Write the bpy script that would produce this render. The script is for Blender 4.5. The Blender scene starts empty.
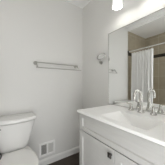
import bpy, bmesh, math, random
from mathutils import Vector, Matrix
random.seed(4)
SC = bpy.context.scene
COL = SC.collection
PI = math.pi

# ------------------------------------------------------------------ camera
cam_data = bpy.data.cameras.new('camera')
cam = bpy.data.objects.new('camera', cam_data)
COL.objects.link(cam)
cam.location = (-1.116, -1.632, 1.148)
cam.rotation_euler = (math.radians(90.349), 0, math.radians(-34.342))
cam_data.sensor_fit = 'HORIZONTAL'
cam_data.sensor_width = 36
cam_data.lens = 36 * 114.67 / 165
cam_data.clip_start = 0.01
SC.camera = cam

# ------------------------------------------------------------------ light and exposure
SHADE_GLOW = 0.6
BULB_GLOW = 17.0
FILL_DOME_GLOW = 10.5  # strength of the added fill dome under the ceiling
world = bpy.data.worlds.new('world')
SC.world = world
world.use_nodes = True
wb = world.node_tree.nodes['Background']
wb.inputs['Color'].default_value = (0.985, 0.995, 1.0, 1)
wb.inputs['Strength'].default_value = 1.15
# added fill light in the unseen doorway behind the camera
ad = bpy.data.lights.new('doorway_fill', 'AREA')
ad.shape = 'RECTANGLE'; ad.size = 0.5; ad.size_y = 0.9
ad.energy = 5
ad.color = (0.985, 0.995, 1.0)
al = bpy.data.objects.new('doorway_fill', ad)
COL.objects.link(al)
al.location = (-1.1, -1.80, 0.6)
al.rotation_euler = (math.radians(120), 0, 0)
vs = SC.view_settings
vs.view_transform = 'Standard'; vs.look = 'None'; vs.gamma = 1; vs.exposure = 0.38
vs.use_curve_mapping = False
SC.cycles.max_bounces = 16
SC.cycles.diffuse_bounces = 8
SC.cycles.glossy_bounces = 8

# ------------------------------------------------------------------ materials
def mat(name, col, rough=0.5, metal=0.0, noise=0.0, nscale=40, bump=0.0, emit=0.0, spec=None, stretch=None):
    m = bpy.data.materials.new(name); m.use_nodes = True
    nt = m.node_tree; b = nt.nodes['Principled BSDF']
    b.inputs['Base Color'].default_value = (*col, 1)
    b.inputs['Roughness'].default_value = rough
    b.inputs['Metallic'].default_value = metal
    if spec is not None: b.inputs['Specular IOR Level'].default_value = spec
    if emit:
        b.inputs['Emission Color'].default_value = (1, 0.985, 0.965, 1)
        b.inputs['Emission Strength'].default_value = emit
    if noise or bump:
        tc = nt.nodes.new('ShaderNodeTexCoord'); mp = nt.nodes.new('ShaderNodeMapping')
        nz = nt.nodes.new('ShaderNodeTexNoise'); nz.inputs['Scale'].default_value = nscale
        nz.inputs['Detail'].default_value = 4
        if stretch: mp.inputs['Scale'].default_value = stretch
        nt.links.new(tc.outputs['Object'], mp.inputs['Vector'])
        nt.links.new(mp.outputs['Vector'], nz.inputs['Vector'])
        if noise:
            r = nt.nodes.new('ShaderNodeValToRGB')
            r.color_ramp.elements[0].position = 0.3; r.color_ramp.elements[1].position = 0.7
            r.color_ramp.elements[0].color = tuple(c * (1 - noise) for c in col) + (1,)
            r.color_ramp.elements[1].color = tuple(min(1, c * (1 + noise)) for c in col) + (1,)
            nt.links.new(nz.outputs['Fac'], r.inputs['Fac'])
            nt.links.new(r.outputs['Color'], b.inputs['Base Color'])
        if bump:
            bp = nt.nodes.new('ShaderNodeBump'); bp.inputs['Strength'].default_value = bump
            bp.inputs['Distance'].default_value = 0.002
            nt.links.new(nz.outputs['Fac'], bp.inputs['Height'])
            nt.links.new(bp.outputs['Normal'], b.inputs['Normal'])
    return m

def brick_mat(name, c1, c2, mortar, axes, bw, bh, ms, rough=0.35, offset=0.0, spec=None):
    m = bpy.data.materials.new(name); m.use_nodes = True
    nt = m.node_tree; b = nt.nodes['Principled BSDF']; b.inputs['Roughness'].default_value = rough
    if spec is not None: b.inputs['Specular IOR Level'].default_value = spec
    tc = nt.nodes.new('ShaderNodeTexCoord'); s = nt.nodes.new('ShaderNodeSeparateXYZ')
    c = nt.nodes.new('ShaderNodeCombineXYZ'); br = nt.nodes.new('ShaderNodeTexBrick')
    nt.links.new(tc.outputs['Object'], s.inputs[0])
    nt.links.new(s.outputs[axes[0]], c.inputs[0]); nt.links.new(s.outputs[axes[1]], c.inputs[1])
    nt.links.new(c.outputs[0], br.inputs['Vector'])
    br.inputs['Color1'].default_value = (*c1, 1); br.inputs['Color2'].default_value = (*c2, 1)
    br.inputs['Mortar'].default_value = (*mortar, 1)
    br.inputs['Scale'].default_value = 1
    br.inputs['Brick Width'].default_value = bw; br.inputs['Row Height'].default_value = bh
    br.inputs['Mortar Size'].default_value = ms
    br.offset = offset
    nz = nt.nodes.new('ShaderNodeTexNoise'); nz.inputs['Scale'].default_value = 9; nz.inputs['Detail'].default_value = 5
    nt.links.new(tc.outputs['Object'], nz.inputs['Vector'])
    mx = nt.nodes.new('ShaderNodeMix'); mx.data_type = 'RGBA'; mx.blend_type = 'OVERLAY'
    mx.inputs['Factor'].default_value = 0.25
    nt.links.new(br.outputs['Color'], mx.inputs[6]); nt.links.new(nz.outputs['Color'], mx.inputs[7])
    bw_ = nt.nodes.new('ShaderNodeRGBToBW'); nt.links.new(nz.outputs['Color'], bw_.inputs[0])
    nt.links.new(bw_.outputs[0], mx.inputs[7])
    nt.links.new(mx.outputs[2], b.inputs['Base Color'])
    return m

M = dict(
    paint=mat('wall_paint', (0.745, 0.74, 0.72), 0.6, bump=0.05, nscale=300),
    ceil=mat('ceiling_paint', (0.95, 0.948, 0.94), 0.8),
    trim=mat('trim_paint', (0.80, 0.795, 0.775), 0.35),
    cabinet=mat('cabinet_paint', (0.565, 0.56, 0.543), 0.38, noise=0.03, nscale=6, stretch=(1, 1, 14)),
    counter=mat('cultured_marble', (0.92, 0.916, 0.90), 0.30, noise=0.012, nscale=5),
    china=mat('glazed_china', (0.76, 0.755, 0.74), 0.10),
    seat=mat('seat_plastic', (0.83, 0.825, 0.805), 0.22),
    nickel=mat('brushed_nickel', (0.58, 0.57, 0.54), 0.18, 1.0),
    satin=mat('satin_nickel', (0.50, 0.49, 0.465), 0.3, 1.0),
    register=mat('register_white', (0.90, 0.895, 0.88), 0.35),
    chrome=mat('chrome', (0.86, 0.86, 0.86), 0.08, 1.0),
    bronze=mat('dark_bronze', (0.045, 0.04, 0.035), 0.35, 0.6),
    mirror=mat('mirror_silver', (0.93, 0.94, 0.93), 0.0, 1.0),
    dark=mat('duct_black', (0.03, 0.03, 0.03), 0.8),
    grille=mat('register_enamel', (0.72, 0.715, 0.69), 0.4),
    curtain=mat('curtain_cloth', (0.87, 0.866, 0.855), 0.9, noise=0.02, nscale=120),
    shade=mat('opal_glass', (0.9, 0.9, 0.88), 0.3, emit=SHADE_GLOW),
    dome=mat('fill_dome_glow', (0.9, 0.9, 0.88), 0.4, emit=FILL_DOME_GLOW),
    bulb=mat('bulb', (1, 1, 1), 0.5, emit=BULB_GLOW),
    tub=mat('tub_enamel', (0.8, 0.8, 0.78), 0.15),
    black=mat('black_plastic', (0.02, 0.02, 0.02), 0.3),
    grey=mat('grey_metal_cap', (0.25, 0.25, 0.25), 0.3, 0.7),
    tile_x=brick_mat('shower_tile_end', (0.36, 0.318, 0.237), (0.40, 0.352, 0.266), (0.50, 0.46, 0.37), (0, 2), 0.33, 0.33, 0.004),
    tile_y=brick_mat('shower_tile_long', (0.36, 0.318, 0.237), (0.40, 0.352, 0.266), (0.50, 0.46, 0.37), (1, 2), 0.33, 0.33, 0.004),
    band_x=brick_mat('mosaic_end', (0.028, 0.02, 0.011), (0.012, 0.009, 0.006), (0.03, 0.025, 0.018), (0, 2), 0.05, 0.0265, 0.002),
    band_y=brick_mat('mosaic_long', (0.028, 0.02, 0.011), (0.012, 0.009, 0.006), (0.03, 0.025, 0.018), (1, 2), 0.05, 0.0265, 0.002),
    wood=brick_mat('dark_plank', (0.030, 0.021, 0.014), (0.042, 0.028, 0.019), (0.012, 0.009, 0.007), (0, 1), 1.1, 0.12, 0.002, 0.4, 0.37),
)

# ------------------------------------------------------------------ mesh helpers
def box(bm, x0, x1, y0, y1, z0, z1):
    v = [bm.verts.new((x, y, z)) for x in (x0, x1) for y in (y0, y1) for z in (z0, z1)]
    for f in ((0, 1, 3, 2), (4, 6, 7, 5), (0, 4, 5, 1), (2, 3, 7, 6), (0, 2, 6, 4), (1, 5, 7, 3)):
        bm.faces.new([v[i] for i in f])
    return v

def loft(bm, rings, cap0=True, cap1=True, closed=True):
    vr = [[bm.verts.new(p) for p in r] for r in rings]
    n = len(vr[0])
    for a, b in zip(vr, vr[1:]):
        for i in range(n if closed else n - 1):
            j = (i + 1) % n
            bm.faces.new((a[i], a[j], b[j], b[i]))
    if cap0: bm.faces.new(list(reversed(vr[0])))
    if cap1: bm.faces.new(vr[-1])
    return vr

def frame_of(d):
    d = Vector(d).normalized()
    a = Vector((0, 0, 1)) if abs(d.z) < 0.9 else Vector((1, 0, 0))
    u = d.cross(a).normalized(); w = d.cross(u).normalized()
    return u, w

def revolve(bm, origin, axis, prof, n=24, cap0=True, cap1=True):
    """prof: list of (distance along axis, radius)"""
    o = Vector(origin); d = Vector(axis).normalized(); u, w = frame_of(d)
    rings = [[o + d * t + (u * math.cos(2 * PI * k / n) + w * math.sin(2 * PI * k / n)) * r for k in range(n)] for t, r in prof]
    loft(bm, rings, cap0, cap1)

def tube(bm, pts, r, n=14):
    pts = [Vector(p) for p in pts]
    rr = r if isinstance(r, (list, tuple)) else [r] * len(pts)
    rings = []; u = None
    for i, p in enumerate(pts):
        d = (pts[min(i + 1, len(pts) - 1)] - pts[max(i - 1, 0)]).normalized()
        if u is None: u, w = frame_of(d)
        else:
            u = (u - d * u.dot(d)).normalized()
        w = d.cross(u).normalized()
        rings.append([p + (u * math.cos(2 * PI * k / n) + w * math.sin(2 * PI * k / n)) * rr[i] for k in range(n)])
    loft(bm, rings)

def torus(bm, c, nrm, R, r, n=36, m=10):
    c = Vector(c); d = Vector(nrm).normalized(); u, w = frame_of(d)
    vs_ = []
    for i in range(n):
        a = 2 * PI * i / n; e = u * math.cos(a) + w * math.sin(a)
        vs_.append([bm.verts.new(c + e * (R + r * math.cos(2 * PI * j / m)) + d * (r * math.sin(2 * PI * j / m))) for j in range(m)])
    for i in range(n):
        for j in range(m):
            bm.faces.new((vs_[i][j], vs_[(i + 1) % n][j], vs_[(i + 1) % n][(j + 1) % m], vs_[i][(j + 1) % m]))

def obj(name, bm, m, parent=None, bevel=0, smooth=False, seg=2):
    bmesh.ops.recalc_face_normals(bm, faces=bm.faces[:])
    me = bpy.data.meshes.new(name); bm.to_mesh(me); bm.free()
    o = bpy.data.objects.new(name, me); COL.objects.link(o)
    me.materials.append(M[m] if isinstance(m, str) else m)
    if parent is not None:
        o.parent = parent
        o.matrix_parent_inverse = parent.matrix_basis.inverted()
    if smooth:
        for p in me.polygons: p.use_smooth = True
        try: me.set_sharp_from_angle(angle=math.radians(40))
        except Exception: pass
    if bevel:
        b = o.modifiers.new('bevel', 'BEVEL'); b.width = bevel; b.segments = seg
        b.limit_method = 'ANGLE'; b.angle_limit = math.radians(35)
        if not smooth:
            b.harden_normals = False
    return o

def thing(name, label, cat, loc, group=None):
    o = bpy.data.objects.new(name, None); COL.objects.link(o)
    o.location = loc; o.empty_display_size = 0.05
    o['label'] = label; o['category'] = cat
    if group: o['group'] = group
    return o

def tag(o, label, cat, group=None):
    o['label'] = label; o['category'] = cat
    if group: o['group'] = group
    return o

def struct(name, bm, m, bevel=0):
    o = obj(name, bm, m, bevel=bevel); o['kind'] = 'structure'; return o

def boxes(*bs):
    bm = bmesh.new()
    for b in bs: box(bm, *b)
    return bm

# ------------------------------------------------------------------ the room
XL, YF, H = -2.112, -1.72, 2.44
struct('floor', boxes((XL - .1, .1, YF - .1, .1, -.1, 0)), 'wood')
struct('ceiling', boxes((XL - .1, .1, YF - .1, .1, H, H + .1)), 'ceil')
struct('wall_back', boxes((XL - .1, .1, 0, .1, 0, H)), 'paint')
struct('wall_right', boxes((0, .1, YF - .1, 0, 0, H)), 'paint')
struct('wall_left', boxes((XL - .1, XL, YF - .1, 0, 0, H)), 'paint')
struct('wall_front', boxes((XL, -1.32, YF - .1, YF, 0, H), (-.50, 0, YF - .1, YF, 0, H), (-1.32, -.50, YF - .1, YF, 2.10, H)), 'paint')
struct('wall_alcove', boxes((XL, -1.314, YF, -1.545, 0, H)), 'paint')
XT, ZT = -1.314, 2.379
struct('trim_1', boxes((XL, XT, -.004, 0, 0, ZT)), 'tile_x')
struct('trim_2', boxes((XL, XL + .004, -1.545, -.004, 0, ZT)), 'tile_y')
struct('trim_3', boxes((XL + .004, XT, -.0065, -.004, 1.800, 1.878)), 'band_x')
struct('trim_4', boxes((XL + .004, XL + .0065, -1.545, -.0065, 1.800, 1.878)), 'band_y')

struct('trim_5', boxes((XL, XT, -1.545, 0, ZT, H)), 'ceil')      # dropped soffit over the bath
def baseboard(name, rot, p0, p1):
    prof = [(0, 0), (.015, 0), (.015, .070), (.011, .078), (.008, .088), (0, .089)]   # out from the wall, up
    bm = bmesh.new()
    if rot == 'back': rings = [[(x, -d, z) for d, z in prof] for x in (p0, p1)]
    else: rings = [[(-d, y, z) for d, z in prof] for y in (p0, p1)]
    loft(bm, rings)
    return struct(name, bm, 'trim')
baseboard('baseboard_back', 'back', XT, 0)
baseboard('baseboard_right', 'right', -.654, -.015)

# ------------------------------------------------------------------ vanity cabinet
VY0, VY1 = -.660, -1.540          # left and right end of the cabinet
VC = -1.10
vanity = thing('vanity_cabinet', 'pale grey painted vanity cabinet with panelled doors under the white sink top', 'cabinet', (-.24, VC, 0))
FX = -.471                        # face of the carcass
bm = boxes((FX, -.002, VY0 - .018, VY0, .0, .8445), (FX, -.002, VY1, VY1 + .018, .0, .8445), (FX + .03, -.002, VY0 - .018, VY0 - .004, .8445, .8595), (FX + .03, -.002, VY1 + .004, VY1 + .018, .8445, .8595),
           (FX, -.002, VY1 + .018, VY0 - .018, .10, .118), (-.012, -.002, VY1 + .018, VY0 - .018, .118, .858),
           (-.41, -.395, VY1 + .018, VY0 - .018, 0, .10),
           (FX, FX + .018, VY1 + .018, VY0 - .018, .118, .150), (FX, FX + .018, VY1 + .018, VY0 - .018, .705, .842),
           (-.25, -.235, VY1 + .018, VY0 - .018, .40, .415))
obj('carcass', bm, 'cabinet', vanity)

def panel_front(y0, y1, z0, z1, rail_z, rail_y, depth=.010, xf=-.489, xb=FX - .0005):
    """a flat frame with a recessed middle; y0 is the left end (larger y)"""
    bm = bmesh.new()
    iy0, iy1, iz0, iz1 = y0 - rail_y, y1 + rail_y, z0 + rail_z, z1 - rail_z
    s = .006
    def rect(x, a, b, c, d): return [(x, a, c), (x, b, c), (x, b, d), (x, a, d)]
    loft(bm, [rect(xb, y0, y1, z0, z1), rect(xf + .0006, y0, y1, z0, z1), rect(xf, y0 - .0006, y1 + .0006, z0 + .0006, z1 - .0006),
              rect(xf, iy0, iy1, iz0, iz1), rect(xf + depth, iy0 - s, iy1 + s, iz0 + s, iz1 - s)])
    return bm
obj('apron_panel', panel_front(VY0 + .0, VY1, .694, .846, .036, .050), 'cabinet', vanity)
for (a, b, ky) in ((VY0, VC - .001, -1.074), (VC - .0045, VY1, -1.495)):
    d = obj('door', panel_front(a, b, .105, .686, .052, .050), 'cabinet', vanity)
    kb = bmesh.new()
    revolve(kb, (-.489, ky, .643), (-1, 0, 0), [(0, .009), (.006, .006), (.013, .006)], 12)
    h = .015
    loft(kb, [[(x, ky + sy * w, .643 + sz * w * 1.15) for sy, sz in ((1, 1), (-1, 1), (-1, -1), (1, -1))] for x, w in ((-.501, h * .8), (-.505, h), (-.512, h), (-.519, h * .55))])
    k = obj('knob', kb, 'bronze', d)
    k['label'] = 'dark bronze square knob'

# ------------------------------------------------------------------ sink top
sink = thing('sink_countertop', 'white cultured marble vanity top with integrated ramp basin', 'countertop', (-.25, VC, .859))
CX0, CX1, CY0, CY1, CZ, CT = -.514, -.0015, -.650, -1.550, .881, .021
def rect(x0, x1, y0, y1, z): return [(x0, y0, z), (x1, y0, z), (x1, y1, z), (x0, y1, z)]
bm = bmesh.new()
rings = [rect(CX0, CX1, CY0, CY1, CZ), rect(-.452, -.196, -.918, -1.302, CZ),
         rect(-.440, -.192, -1.055, -1.198, .776)]
lower = [rect(CX0, CX1, CY0, CY1, CZ - CT), rect(-.462, -.186, -.908, -1.312, CZ - CT),
         rect(-.450, -.182, -1.045, -1.208, .764)]
vt = loft(bm, rings, cap0=False, cap1=True)
vl = loft(bm, lower, cap0=False, cap1=True)
for i in range(4):
    j = (i + 1) % 4
    bm.faces.new((vt[0][i], vt[0][j], vl[0][j], vl[0][i]))
obj('basin_top', bm, 'counter', sink, bevel=.005, seg=3)
bm = bmesh.new()
revolve(bm, (-.30, -1.125, .7762), (0, 0, 1), [(0, .024), (.002, .024), (.0035, .021), (.0015, .016), (.0015, .004)], 24)
obj('drain', bm, 'chrome', sink, smooth=True)

# ------------------------------------------------------------------ widespread faucet
FB = .8815
faucet = thing('faucet', 'brushed nickel gooseneck faucet with two cone handles behind the basin', 'faucet', (-.11, -1.081, FB))
bm = bmesh.new()
revolve(bm, (-.082, -1.066, FB), (0, 0, 1), [(0, .029), (.006, .029), (.010, .024), (.035, .0185), (.070, .0135)], 24)
obj('spout_base', bm, 'nickel', faucet, smooth=True)
bm = bmesh.new()
pts = [(-.082, -1.066, FB + .045), (-.082, -1.066, FB + .145)]
R_ = .054
for k in range(1, 17):
    a = PI * k / 16 * 1.04
    pts.append((-.082 - R_ + R_ * math.cos(a), -1.066, FB + .145 + R_ * math.sin(a)))
x, y, z = pts[-1]; pts.append((x + .002, y, z - .022)); 
tube(bm, pts, [.0125] * (len(pts) - 2) + [.0125, .0115], 16)
obj('spout', bm, 'nickel', faucet, smooth=True)
bm = bmesh.new()
revolve(bm, (pts[-1][0], y, pts[-1][2] - .004), (0, 0, 1), [(0, .009), (.006, .0095)], 16)
obj('aerator', bm, 'chrome', faucet, smooth=True)
for hy, s in ((-.963, 1), (-1.170, -1)):
    bm = bmesh.new()
    revolve(bm, (-.076, hy, FB), (0, 0, 1), [(0, .026), (.005, .026), (.009, .022), (.030, .016), (.052, .0115), (.060, .013), (.067, .011), (.070, .004)], 24)
    h = obj('handle', bm, 'nickel', faucet, smooth=True)
    bm = bmesh.new()
    tube(bm, [(-.076, hy, FB + .061), (-.082, hy + s * .016, FB + .064), (-.090, hy + s * .040, FB + .068)], [.006, .0055, .0045], 10)
    obj('lever', bm, 'nickel', h, smooth=True)

# ------------------------------------------------------------------ wall mirror
mir = thing('wall_mirror', 'large thin-edged rectangular mirror on the wall above the sink top', 'mirror', (-.004, -1.10, .884))
MY0, MY1, MZ0, MZ1 = -.603, -1.597, .8845, 1.784
bm = bmesh.new()
def yz(x, i): return [(x, MY0 - i, MZ0 + i), (x, MY1 + i, MZ0 + i), (x, MY1 + i, MZ1 - i), (x, MY0 - i, MZ1 - i)]
loft(bm, [yz(-.0015, .003), yz(-.0080, .003)])
obj('mirror_glass', bm, 'mirror', mir)
bm = bmesh.new()
w = .0045
for b in ((MY0, MY0 - w, MZ0, MZ1), (MY1 + w, MY1, MZ0, MZ1), (MY0 - w, MY1 + w, MZ1 - w, MZ1), (MY0 - w, MY1 + w, MZ0, MZ0 + w)):
    box(bm, -.0100, -.0010, b[1], b[0], b[2], b[3])
obj('edge_trim', bm, 'nickel', mir)

# ------------------------------------------------------------------ vanity light
lamp = thing('vanity_light', 'wall light bar with white glass shades above the mirror', 'wall lamp', (-.01, VC, 2.16))
bm = boxes((-.022, -.001, VC - .36, VC + .36, 2.125, 2.205))
obj('backplate', bm, 'nickel', lamp, bevel=.005)
for sy in (VC + .265, VC, VC - .265):
    bm = bmesh.new()
    tube(bm, [(-.02, sy, 2.165), (-.07, sy, 2.180), (-.108, sy, 2.172), (-.12, sy, 2.145), (-.12, sy, 2.105)], .009, 12)
    revolve(bm, (-.12, sy, 2.088), (0, 0, 1), [(0, .030), (.012, .030), (.022, .018), (.026, .010)], 20)
    obj('arm', bm, 'nickel', lamp, smooth=True)
    bm = bmesh.new()
    z0, z1, r0, r1, t = 1.962, 2.092, .054, .045, .004
    revolve(bm, (-.12, sy, 0), (0, 0, 1), [(z1 - t, r1 - t), (z0, r0 - t), (z0 - .0015, r0 - t / 2), (z0, r0), (z1 - .008, r1), (z1, r1 - .008)], 32, True, True)
    s = obj('lamp_shade', bm, 'shade', lamp, smooth=True)
    bm = bmesh.new()
    revolve(bm, (-.12, sy, 0), (0, 0, 1), [(2.086, .013), (2.065, .014), (2.045, .022), (2.020, .028), (1.998, .026), (1.984, .016), (1.979, .004)], 20)
    obj('bulb', bm, 'bulb', s, smooth=True)

# ------------------------------------------------------------------ added fill dome, out of view (brightens the room from above)
cl = thing('added_fill_dome', 'added round fill light under the ceiling, out of view', 'fill light', (-1.48, -1.10, H))
bm = bmesh.new()
revolve(bm, (-1.48, -1.10, H - .0008), (0, 0, -1), [(0, .11), (.02, .11), (.026, .10)], 32)
obj('base', bm, 'nickel', cl, smooth=True)
bm = bmesh.new()
revolve(bm, (-1.48, -1.10, H - .027), (0, 0, -1), [(0, .09), (.012, .15), (.03, .165), (.055, .155), (.08, .115), (.095, .06), (.10, .01)], 36)
obj('lamp_shade', bm, 'dome', cl, smooth=True)

# ------------------------------------------------------------------ toilet
TX = -1.02
toilet = thing('toilet', 'white two-piece toilet with closed lid against the back wall', 'toilet', (TX, -.35, 0))
def tank_ring(hw, yb, yf, bow, r, z, n=6):
    """rounded rectangle with a bowed front"""
    out = []
    cs = [(hw - r, yb - r, 0), (-(hw - r), yb - r, 90), (-(hw - r), yf + r, 180), (hw - r, yf + r, 270)]
    for cx_, cy_, a0 in cs:
        for k in range(n + 1):
            a = math.radians(a0 + 90 * k / n)
            out.append([cx_ + r * math.cos(a), cy_ + r * math.sin(a)])
        if a0 == 180:
            for k in range(1, 10):
                out.append([cx_ + 2 * (hw - r) * k / 10, yf])
    res = []
    for px_, py_ in out:
        f = max(0, min(1, (yb - py_) / (yb - yf)))
        py_ -= bow * f * (1 - (px_ / hw) ** 2)
        res.append((TX + px_, py_, z))
    return res
bm = bmesh.new()
loft(bm, [tank_ring(.100, -.06, -.150, .010, .03, .412), tank_ring(.120, -.040, -.178, .016, .035, .416), tank_ring(.133, -.030, -.188, .020, .035, .430),
          tank_ring(.146, -.026, -.190, .024, .033, .470), tank_ring(.182, -.022, -.194, .030, .03, .600), tank_ring(.211, -.020, -.195, .034, .03, .715), tank_ring(.200, -.026, -.184, .034, .03, .719), tank_ring(.200, -.026, -.184, .034, .03, .727)])
obj('tank', bm, 'china', toilet, smooth=True)
bm = bmesh.new()
loft(bm, [tank_ring(.200, -.026, -.184, .034, .03, .7275), tank_ring(.218, -.014, -.205, .038, .034, .7275), tank_ring(.226, -.011, -.210, .038, .034, .731), tank_ring(.227, -.010, -.211, .038, .034, .742),
          tank_ring(.226, -.010, -.210, .038, .034, .758), tank_ring(.221, -.013, -.205, .037, .03, .766), tank_ring(.205, -.024, -.192, .034, .025, .770)])
obj('tank_lid', bm, 'china', toilet, smooth=True)
bm = bmesh.new()
revolve(bm, (TX - .172, -.205, .690), (0, -1, 0), [(0, .013), (.008, .013), (.012, .010), (.020, .008)], 16)
tube(bm, [(TX - .172, -.229, .690), (TX - .150, -.231, .689), (TX - .120, -.234, .684)], [.008, .007, .008], 10)
fl = obj('flush_lever', bm, 'nickel', toilet, smooth=True)
fl['label'] = 'small metal flush lever'

def egg(sx, yb, yf, z, flat=.5, n=48, tx=TX):
    """seat outline: square-ish at the back, round in front"""
    out = []
    ym_ = yb + (yf - yb) * .52
    for k in range(n):
        a = 2 * PI * k / n
        c, s = math.cos(a), math.sin(a)
        if s >= 0:   # back half: superellipse
            e = 2 / (2 + flat * 1.2)
            px_ = sx * math.copysign(abs(c) ** e, c); py_ = ym_ + (yb - ym_) * abs(s) ** e
        else:
            px_ = sx * c; py_ = ym_ + (ym_ - yf) * s
        out.append((tx + px_, py_, z))
    return out
bm = bmesh.new()
loft(bm, [egg(.115, -.060, -.585, 0, 1.2), egg(.118, -.058, -.588, .015, 1.2), egg(.100, -.070, -.560, .06, 1.2), egg(.098, -.075, -.545, .14, 1.2),
          egg(.112, -.070, -.575, .21, 1.0), egg(.145, -.055, -.640, .29, 1.0), egg(.166, -.045, -.685, .35, 1.0), egg(.174, -.040, -.698, .380, 1.0),
          egg(.172, -.040, -.696, .394, 1.0), egg(.150, -.055, -.670, .397, 1.0)])
obj('bowl', bm, 'china', toilet, smooth=True)
# deck that carries the tank
bm = bmesh.new()
loft(bm, [tank_ring(.105, -.04, -.20, .0, .03, .30), tank_ring(.120, -.035, -.212, .0, .03, .37), tank_ring(.122, -.035, -.213, .0, .03, .4065), tank_ring(.110, -.045, -.200, .0, .03, .4115)])
obj('tank_deck', bm, 'china', toilet, smooth=True)
def ring_pair(z0, z1, sx, yb, yf, inset):
    bm = bmesh.new()
    o0, o1 = egg(sx, yb, yf, z0, .8), egg(sx, yb, yf, z1, .8)
    i0, i1 = egg(sx - inset, yb - inset * 1.3, yf + inset, z0, .3), egg(sx - inset, yb - inset * 1.3, yf + inset, z1, .3)
    vr = [[bm.verts.new(p) for p in r] for r in (o0, o1, i1, i0)]
    n = len(o0)
    for q in range(4):
        a, b = vr[q], vr[(q + 1) % 4]
        for i in range(n):
            j = (i + 1) % n
            bm.faces.new((a[i], a[j], b[j], b[i]))
    return bm
obj('seat', ring_pair(.3985, .4155, .177, -.222, -.705, .055), 'seat', toilet, smooth=True, bevel=.004)
bm = bmesh.new()
loft(bm, [egg(.174, -.222, -.702, .417, .8), egg(.178, -.219, -.706, .420, .8), egg(.178, -.219, -.706, .427, .8), egg(.174, -.222, -.702, .432, .8),
          egg(.155, -.235, -.68, .4365, .8), egg(.10, -.29, -.60, .4395, .6), egg(.03, -.40, -.48, .440, .3)])
obj('seat_lid', bm, 'seat', toilet, smooth=True)
for s in (-1, 1):
    bm = bmesh.new()
    revolve(bm, (TX + s * .075 - .02, -.2155, .425), (1, 0, 0), [(0, .004), (.002, .0058), (.038, .0058), (.040, .004)], 14)
    obj('hinge', bm, 'seat', toilet, smooth=True)

# ------------------------------------------------------------------ toilet brush at the left edge
BX, BY = -1.258, -.310
brush = thing('toilet_brush', 'toilet brush with dark round knob standing left of the toilet', 'toilet brush', (BX, BY, 0))
bm = bmesh.new()
revolve(bm, (BX, BY, 0.0005), (0, 0, 1), [(0, .048), (.006, .050), (.02, .046), (.12, .042), (.126, .040), (.126, .012)], 28)
obj('holder', bm, 'black', brush, smooth=True)
bm = bmesh.new()
tube(bm, [(BX, BY, .11), (BX, BY, .26), (BX + .040, BY - .012, .40), (BX + .066, BY - .020, .452)], .006, 12)
obj('handle', bm, 'black', brush, smooth=True)
bm = bmesh.new()
kd = Vector((.62, -.78, .10)).normalized()
ko = Vector((BX + .095, BY - .030, .478)) - kd * .014
revolve(bm, ko, kd, [(0, .022), (.004, .034), (.012, .037), (.022, .036), (.028, .029), (.027, .022)], 28)
k = obj('knob', bm, 'black', brush, smooth=True)
bm = bmesh.new()
revolve(bm, ko + kd * .0262, kd, [(0, .0215), (.004, .018), (.006, .006)], 24)
obj('knob_cap', bm, 'grey', k, smooth=True)

# ------------------------------------------------------------------ double towel bar
bar = thing('towel_bar', 'double brushed nickel towel bar on the bare back wall', 'towel bar', (-.45, -.01, 1.39))
for px_ in (-.770, -.150):
    bm = bmesh.new()
    revolve(bm, (px_, -.0008, 1.420), (0, -1, 0), [(0, .026), (.006, .026), (.012, .020), (.016, .013)], 24)
    tube(bm, [(px_, -.014, 1.420), (px_, -.060, 1.424), (px_, -.072, 1.412), (px_, -.100, 1.374), (px_, -.118, 1.352)], [.010, .0105, .0085, .0075, .009], 12)
    obj('bracket', bm, 'satin', bar, smooth=True)
for yy, zz, xa, xb in ((-.060, 1.424, -.790, -.135), (-.118, 1.350, -.785, -.105)):
    bm = bmesh.new()
    r = .0065
    revolve(bm, (xa, yy, zz), (1, 0, 0), [(0, r * .6), (.003, r * 1.25), (.010, r * 1.25), (.012, r), (xb - xa - .012, r), (xb - xa - .010, r * 1.25), (xb - xa - .003, r * 1.25), (xb - xa, r * .6)], 16)
    obj('bar', bm, 'satin', bar, smooth=True)

# ------------------------------------------------------------------ small swing mirror
sm = thing('shaving_mirror', 'small round chrome shaving mirror on a bracket beside the large mirror', 'mirror', (0, -.465, 1.43))
bm = bmesh.new()
revolve(bm, (-.0008, -.465, 1.432), (-1, 0, 0), [(0, .024), (.005, .024), (.010, .018), (.014, .010)], 24)
tube(bm, [(-.012, -.465, 1.432), (-.035, -.470, 1.432), (-.050, -.490, 1.438), (-.050, -.505, 1.452)], .006, 12)
revolve(bm, (-.035, -.470, 1.420), (0, 0, 1), [(0, .006), (.002, .009), (.022, .009), (.024, .006)], 14)
obj('bracket', bm, 'satin', sm, smooth=True)
Fv = Vector((.564, .826, 0)); Rv = Vector((.826, -.564, 0)); Uv = Vector((0, 0, 1))
nrm = (-Fv * .62 + (Uv * .72 - Rv * .55) * .85).normalized()
cc = Vector((-.055, -.518, 1.503))
bm = bmesh.new()
torus(bm, cc, nrm, .058, .006)
obj('rim', bm, 'satin', sm, smooth=True)
bm = bmesh.new()
revolve(bm, cc - nrm * .003, nrm, [(0, .054), (.005, .054)], 40)
obj('mirror_glass', bm, 'mirror', sm)

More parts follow.
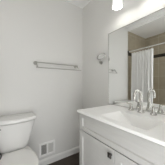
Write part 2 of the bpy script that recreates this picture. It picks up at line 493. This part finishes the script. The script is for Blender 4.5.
# ------------------------------------------------------------------ wall register
reg = thing('wall_register', 'white metal air register low on the back wall', 'vent', (-.608, -.003, .225))
RX0, RX1, RZ0, RZ1 = -.720, -.496, .132, .318
bm = bmesh.new()
fr = .026
mx_ = (RX0 + RX1) / 2
for b in ((RX0, RX0 + fr, RZ0, RZ1), (RX1 - fr, RX1, RZ0, RZ1), (RX0 + fr, RX1 - fr, RZ0, RZ0 + fr), (RX0 + fr, RX1 - fr, RZ1 - fr, RZ1), (mx_ - .011, mx_ + .011, RZ0 + fr, RZ1 - fr)):
    box(bm, b[0], b[1], -.014, -.0008, b[2], b[3])
obj('frame', bm, 'register', reg, bevel=.002)
obj('duct_back', boxes((RX0 + fr, RX1 - fr, -.0022, -.0010, RZ0 + fr, RZ1 - fr)), 'dark', reg)
for a, b, tilt in ((RX0 + fr, mx_ - .011, -.25), (mx_ + .011, RX1 - fr, -.75)):
    bm = bmesh.new()
    n = 9
    for i in range(n):
        c = a + (b - a) * (i + .5) / n
        wd = .0042
        dx, dy = wd * math.sin(tilt), wd * math.cos(tilt)
        tx_, ty_ = .0008 * math.cos(tilt), -.0008 * math.sin(tilt)
        q = [(c - dx - tx_, -.0070 - dy - ty_), (c - dx + tx_, -.0070 - dy + ty_), (c + dx + tx_, -.0070 + dy + ty_), (c + dx - tx_, -.0070 + dy - ty_)]
        loft(bm, [[(x, y, z) for x, y in q] for z in (RZ0 + fr, RZ1 - fr)])
    obj('louver_grille', bm, 'grille', reg)

# ------------------------------------------------------------------ bath, curtain rod and curtain (seen in the mirror)
bath = thing('bathtub', 'white bathtub in the tiled alcove behind the shower curtain', 'bathtub', (-1.72, -.78, 0))
bm = bmesh.new()
BX0, BX1, BY0, BY1 = XL + .012, -1.372, -.014, -1.543
def rr(x0, x1, y0, y1, r, z, n=6):
    out = []
    for cx_, cy_, a0 in ((x1 - r, y0 - r, 0), (x0 + r, y0 - r, 90), (x0 + r, y1 + r, 180), (x1 - r, y1 + r, 270)):
        for k in range(n + 1):
            a = math.radians(a0 + 90 * k / n); out.append((cx_ + r * math.cos(a), cy_ + r * math.sin(a), z))
    return out
loft(bm, [rr(BX0, BX1, BY0, BY1, .01, 0), rr(BX0, BX1, BY0, BY1, .012, .43), rr(BX0 + .008, BX1 - .008, BY0 - .008, BY1 + .008, .014, .44),
          rr(BX0 + .06, BX1 - .07, BY0 - .08, BY1 + .08, .10, .44), rr(BX0 + .07, BX1 - .08, BY0 - .09, BY1 + .09, .10, .425),
          rr(BX0 + .13, BX1 - .14, BY0 - .16, BY1 + .22, .12, .12), rr(BX0 + .18, BX1 - .19, BY0 - .22, BY1 + .28, .12, .10)])
obj('tub_basin', bm, 'tub', bath, smooth=True)

RXX, RZZ = -1.322, 1.888
rod = thing('shower_curtain_rod', 'pale metal shower curtain rod seen in the mirror across the tiled alcove', 'curtain rod', (RXX, -.77, RZZ))
bm = bmesh.new(); revolve(bm, (RXX, -.008, RZZ), (0, -1, 0), [(0, .009), (1.532, .009)], 18)
obj('rod', bm, 'trim', rod, smooth=True)
for y_, d in ((-.0068, -1), (-1.5445, 1)):
    bm = bmesh.new(); revolve(bm, (RXX, y_, RZZ), (0, d, 0), [(0, .028), (.008, .028), (.016, .020), (.020, .0095)], 20)
    obj('flange', bm, 'bronze' if d < 0 else 'chrome', rod, smooth=True)

cur = thing('shower_curtain', 'white cloth shower curtain gathered in folds, seen in the mirror', 'shower curtain', (RXX, -.31, .2))
bm = bmesh.new()
NY, NZ = 180, 26
CYa, CYb = -.100, -.556
grid = []
for i in range(NY + 1):
    u = i / NY
    row = []
    for j in range(NZ + 1):
        v = j / NZ
        z = (RZZ - .045) * (1 - v) + .22 * v
        amp = .018 + .016 * min(1, v * 2)
        ph = 2 * PI * 7.5 * (u + .012 * math.sin(9 * u + 2 * v))
        x = RXX + .002 + .35 * amp * math.sin(ph * .5 + 1) * v + amp * math.sin(ph)
        y_ = CYa + (CYb - CYa) * (u + .010 * math.sin(ph * 2) + .01 * v * math.sin(5 * u))
        if v == 0: z -= .010 * (1 - math.cos(ph)) * .5
        row.append(bm.verts.new((x, y_, z)))
    grid.append(row)
for i in range(NY):
    for j in range(NZ):
        bm.faces.new((grid[i][j], grid[i + 1][j], grid[i + 1][j + 1], grid[i][j + 1]))
c = obj('cloth', bm, 'curtain', cur, smooth=True)
sd = c.modifiers.new('thick', 'SOLIDIFY'); sd.thickness = .0025
for k in range(8):
    bm = bmesh.new(); yk = CYa - .02 + (CYb - CYa + .04) * k / 7
    torus(bm, (RXX, yk, RZZ - .016), (.08, 1, 0), .030, .0022, 24, 6)
    obj('curtain_ring', bm, 'chrome', cur, smooth=True)
